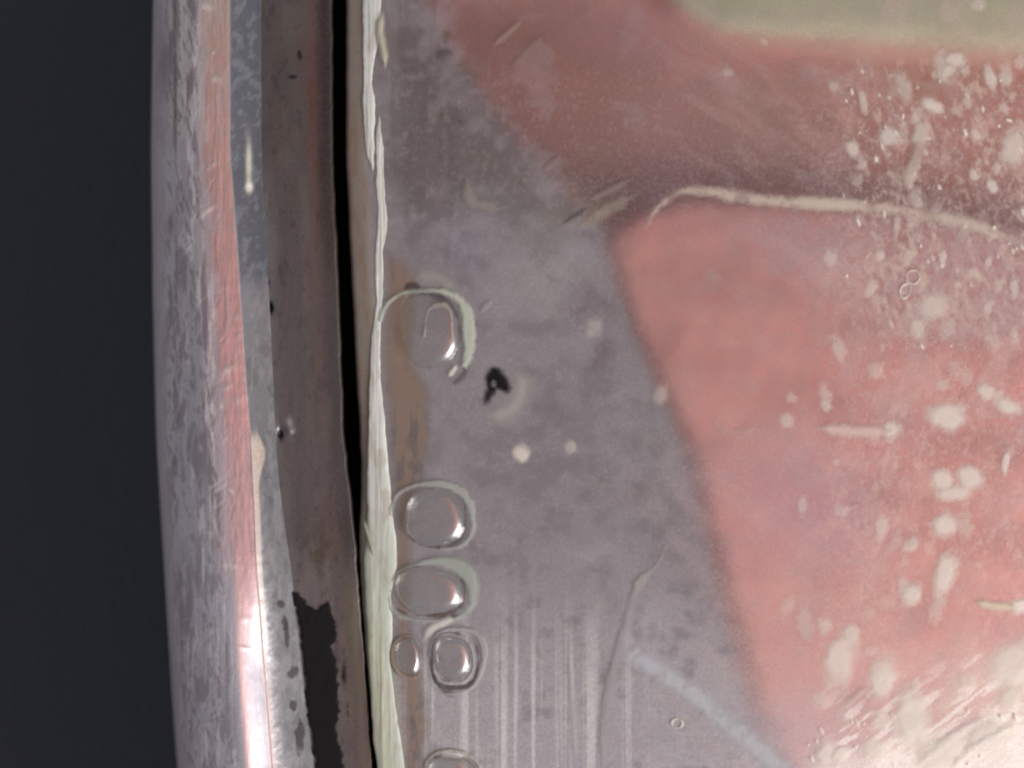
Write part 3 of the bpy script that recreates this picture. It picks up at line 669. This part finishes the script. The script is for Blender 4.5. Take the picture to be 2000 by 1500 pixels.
# two tiny rings
for cx, cy, rx, ry, an in [(1783, 541, 13, 13, 0), (1768, 568, 10, 14, 20), (1322, 1413, 10, 9, 0)]:
    ring('ring_mark', cx, cy, rx, ry, 3.5, (216, 204, 196), an, sup=2, seed=int(cx), h=.02)
# small sparks of grit scattered over the rubbed corner
rg = np.random.RandomState(77)
for i in range(70):
    cx = rg.uniform(1640, 2000); cy = rg.uniform(90, 690)
    if rg.rand() < .25: cx = rg.uniform(1560, 2000); cy = rg.uniform(1380, 1500)
    rx = rg.uniform(2.5, 5); ry = rx*rg.uniform(1, 2.6); an = radians(rg.normal(-25, 15)); c, s = cos(an), sin(an)
    def sdf(x, y, cx=cx, cy=cy, rx=rx, ry=ry, c=c, s=s):
        return (1.25-np.hypot(((x-cx)*c+(y-cy)*s)/rx, (-(x-cx)*s+(y-cy)*c)/ry))*rx
    patch('grit', (cx-14, cy-14, cx+14, cy+14), 2.0, sdf, rx*.8, .02, M_dust, plate, 0.0, cov=rg.uniform(.3, .8), seed=i)

# ------------------------------------------------------------------ the hand over the case, seen only as the pink reflection
def refl(pts, f=2.267):
    """points of the plate's picture -> where the mirrored thing stands in the plane of the hand"""
    return [((a-1000)/100*f, (750-b)/100*f) for a, b in pts]
def capsule(x, y, pts, rads):
    best = np.full(x.shape, -1e9)
    for k in range(len(pts)-1):
        ax, ay = pts[k]; bx, by = pts[k+1]; dx, dy = bx-ax, by-ay
        t = np.clip(((x-ax)*dx+(y-ay)*dy)/(dx*dx+dy*dy), 0, 1)
        best = np.maximum(best, rads[k]+(rads[k+1]-rads[k])*t-np.hypot(x-ax-t*dx, y-ay-t*dy))
    return best
gx, gy = np.meshgrid(np.arange(-14, 130, .3), np.arange(74, -52, -.3))
thumb = refl([(1178, 470), (1192, 500), (1215, 570), (1240, 650), (1275, 725), (1312, 800), (1345, 880), (1364, 940), (1380, 1010), (1392, 1065), (1406, 1130), (1428, 1205), (1452, 1290), (1480, 1380), (1512, 1460), (1600, 1640), (1750, 1850), (2600, 2050), (3400, 1700), (3600, 900), (3000, 560), (2300, 500), (1950, 450), (1700, 405), (1450, 385), (1340, 385), (1260, 410), (1205, 440)])
index = refl([(1160, 430), (1090, 350), (1010, 270), (930, 150), (870, 60), (790, -80), (720, -260), (760, -480), (900, -560), (1040, -480), (1150, -250), (1260, -60), (1330, 15), (1410, 52), (1520, 74), (1660, 88), (1820, 92), (2050, 110), (2600, 120), (3600, 60), (3700, 700), (2600, 640), (1900, 520), (1300, 470)])
lay = [(polysd(gx, gy, thumb), 0.0, .5), (polysd(gx, gy, index), 2.4, 2.4),
       (capsule(gx, gy, [(66, 0), (84, -4)], [26, 24]), 3.0, 3.0), (capsule(gx, gy, [(84, -4), (118, -8), (129, -8)], [15, 12, 12]), 3.0, 3.0),
       (capsule(gx, gy, [(70, 20), (52, 40), (36, 44), (22, 45)], [10, 7.6, 6.6, 5.6]), 4.5, 2.5),
       (capsule(gx, gy, [(76, 22), (62, 52), (48, 59), (32, 61)], [10, 7.2, 6.4, 5.2]), 5.5, 2.5),
       (capsule(gx, gy, [(88, 18), (80, 50), (70, 62), (60, 67)], [9, 6.4, 5.4, 4.6]), 6.5, 2.5)]
zb = np.full(gx.shape, 99.0); sd = np.full(gx.shape, -1e9)
for d, z0, rr in lay:
    q = np.clip(d/rr, 0, 1); zz = z0+rr*.5*(1-np.sqrt(1-(1-q)**2))*1.0
    zb = np.where(d > 0, np.minimum(zb, zz), zb); sd = np.maximum(sd, d)
inside = sd > 0
q = np.clip(sd/7, 0, 1); zt = 1.0+12*(1-(1-q)**2)
zb = np.where(inside, zb, .6)+.25*(fbm(gx, gy, 3.4, 2.2, 901, 4)-.5)
wr = np.sin((gy+.25*gx)*1.5+4*fbm(gx, gy, 9, 9, 903, 3))*.05; zb = zb+wr
n0 = gx.shape
hm = mesh_grid('person', gx, gy, 75+zb, M_skin, None, None, inside)
ht = mesh_grid('person_back', gx, gy, 75+zt, M_skin, None, None, inside)
import bmesh
bm = bmesh.new(); bm.from_mesh(hm.data)
for f in bm.faces: f.normal_flip()
k0 = len(bm.verts); bm.from_mesh(ht.data); bm.verts.ensure_lookup_table()
be = [e for e in bm.edges if e.is_boundary]
for e in be:
    a_, b_ = e.verts
    if a_.index < k0 and b_.index < k0:
        c_, d_ = bm.verts[a_.index+k0], bm.verts[b_.index+k0]
        try: bm.faces.new((b_, a_, c_, d_)).smooth = True
        except ValueError: pass
bm.to_mesh(hm.data); bm.free(); hm.data.update()
bpy.data.objects.remove(ht); hand = hm
hand['label'] = 'bare hand held above the metal case, seen as the pink reflection in the plate'
hand['category'] = 'person'
# loose olive cloth hanging past the fingers, a little nearer the case than they are
u = np.linspace(0, 1, 140)[None, :]; v = np.linspace(0, 1, 60)[:, None]
X = 5.4+62*u+0*v
edge_y = np.interp((X/2.2)*100+1000, [1245, 1290, 1340, 1400, 1500, 1660, 1850, 2050, 2600, 4000], [-160, -40, 20, 52, 68, 82, 98, 112, 130, 130])
ey = (750-edge_y)/100*2.2
Yy = 62-(62-ey)*v
Zz = 72+.5*np.sin(X*.22+Yy*.1)+.35*np.sin(Yy*.5+X*.15)
sl_o = mesh_grid('olive_cloth', X, Yy, Zz, M_sleeve)
so = sl_o.modifiers.new('thick', 'SOLIDIFY'); so.thickness = 1.2
sl_o['label'] = 'pale olive cloth beside the hand above the case, reflected at the plate top'; sl_o['category'] = 'cloth'
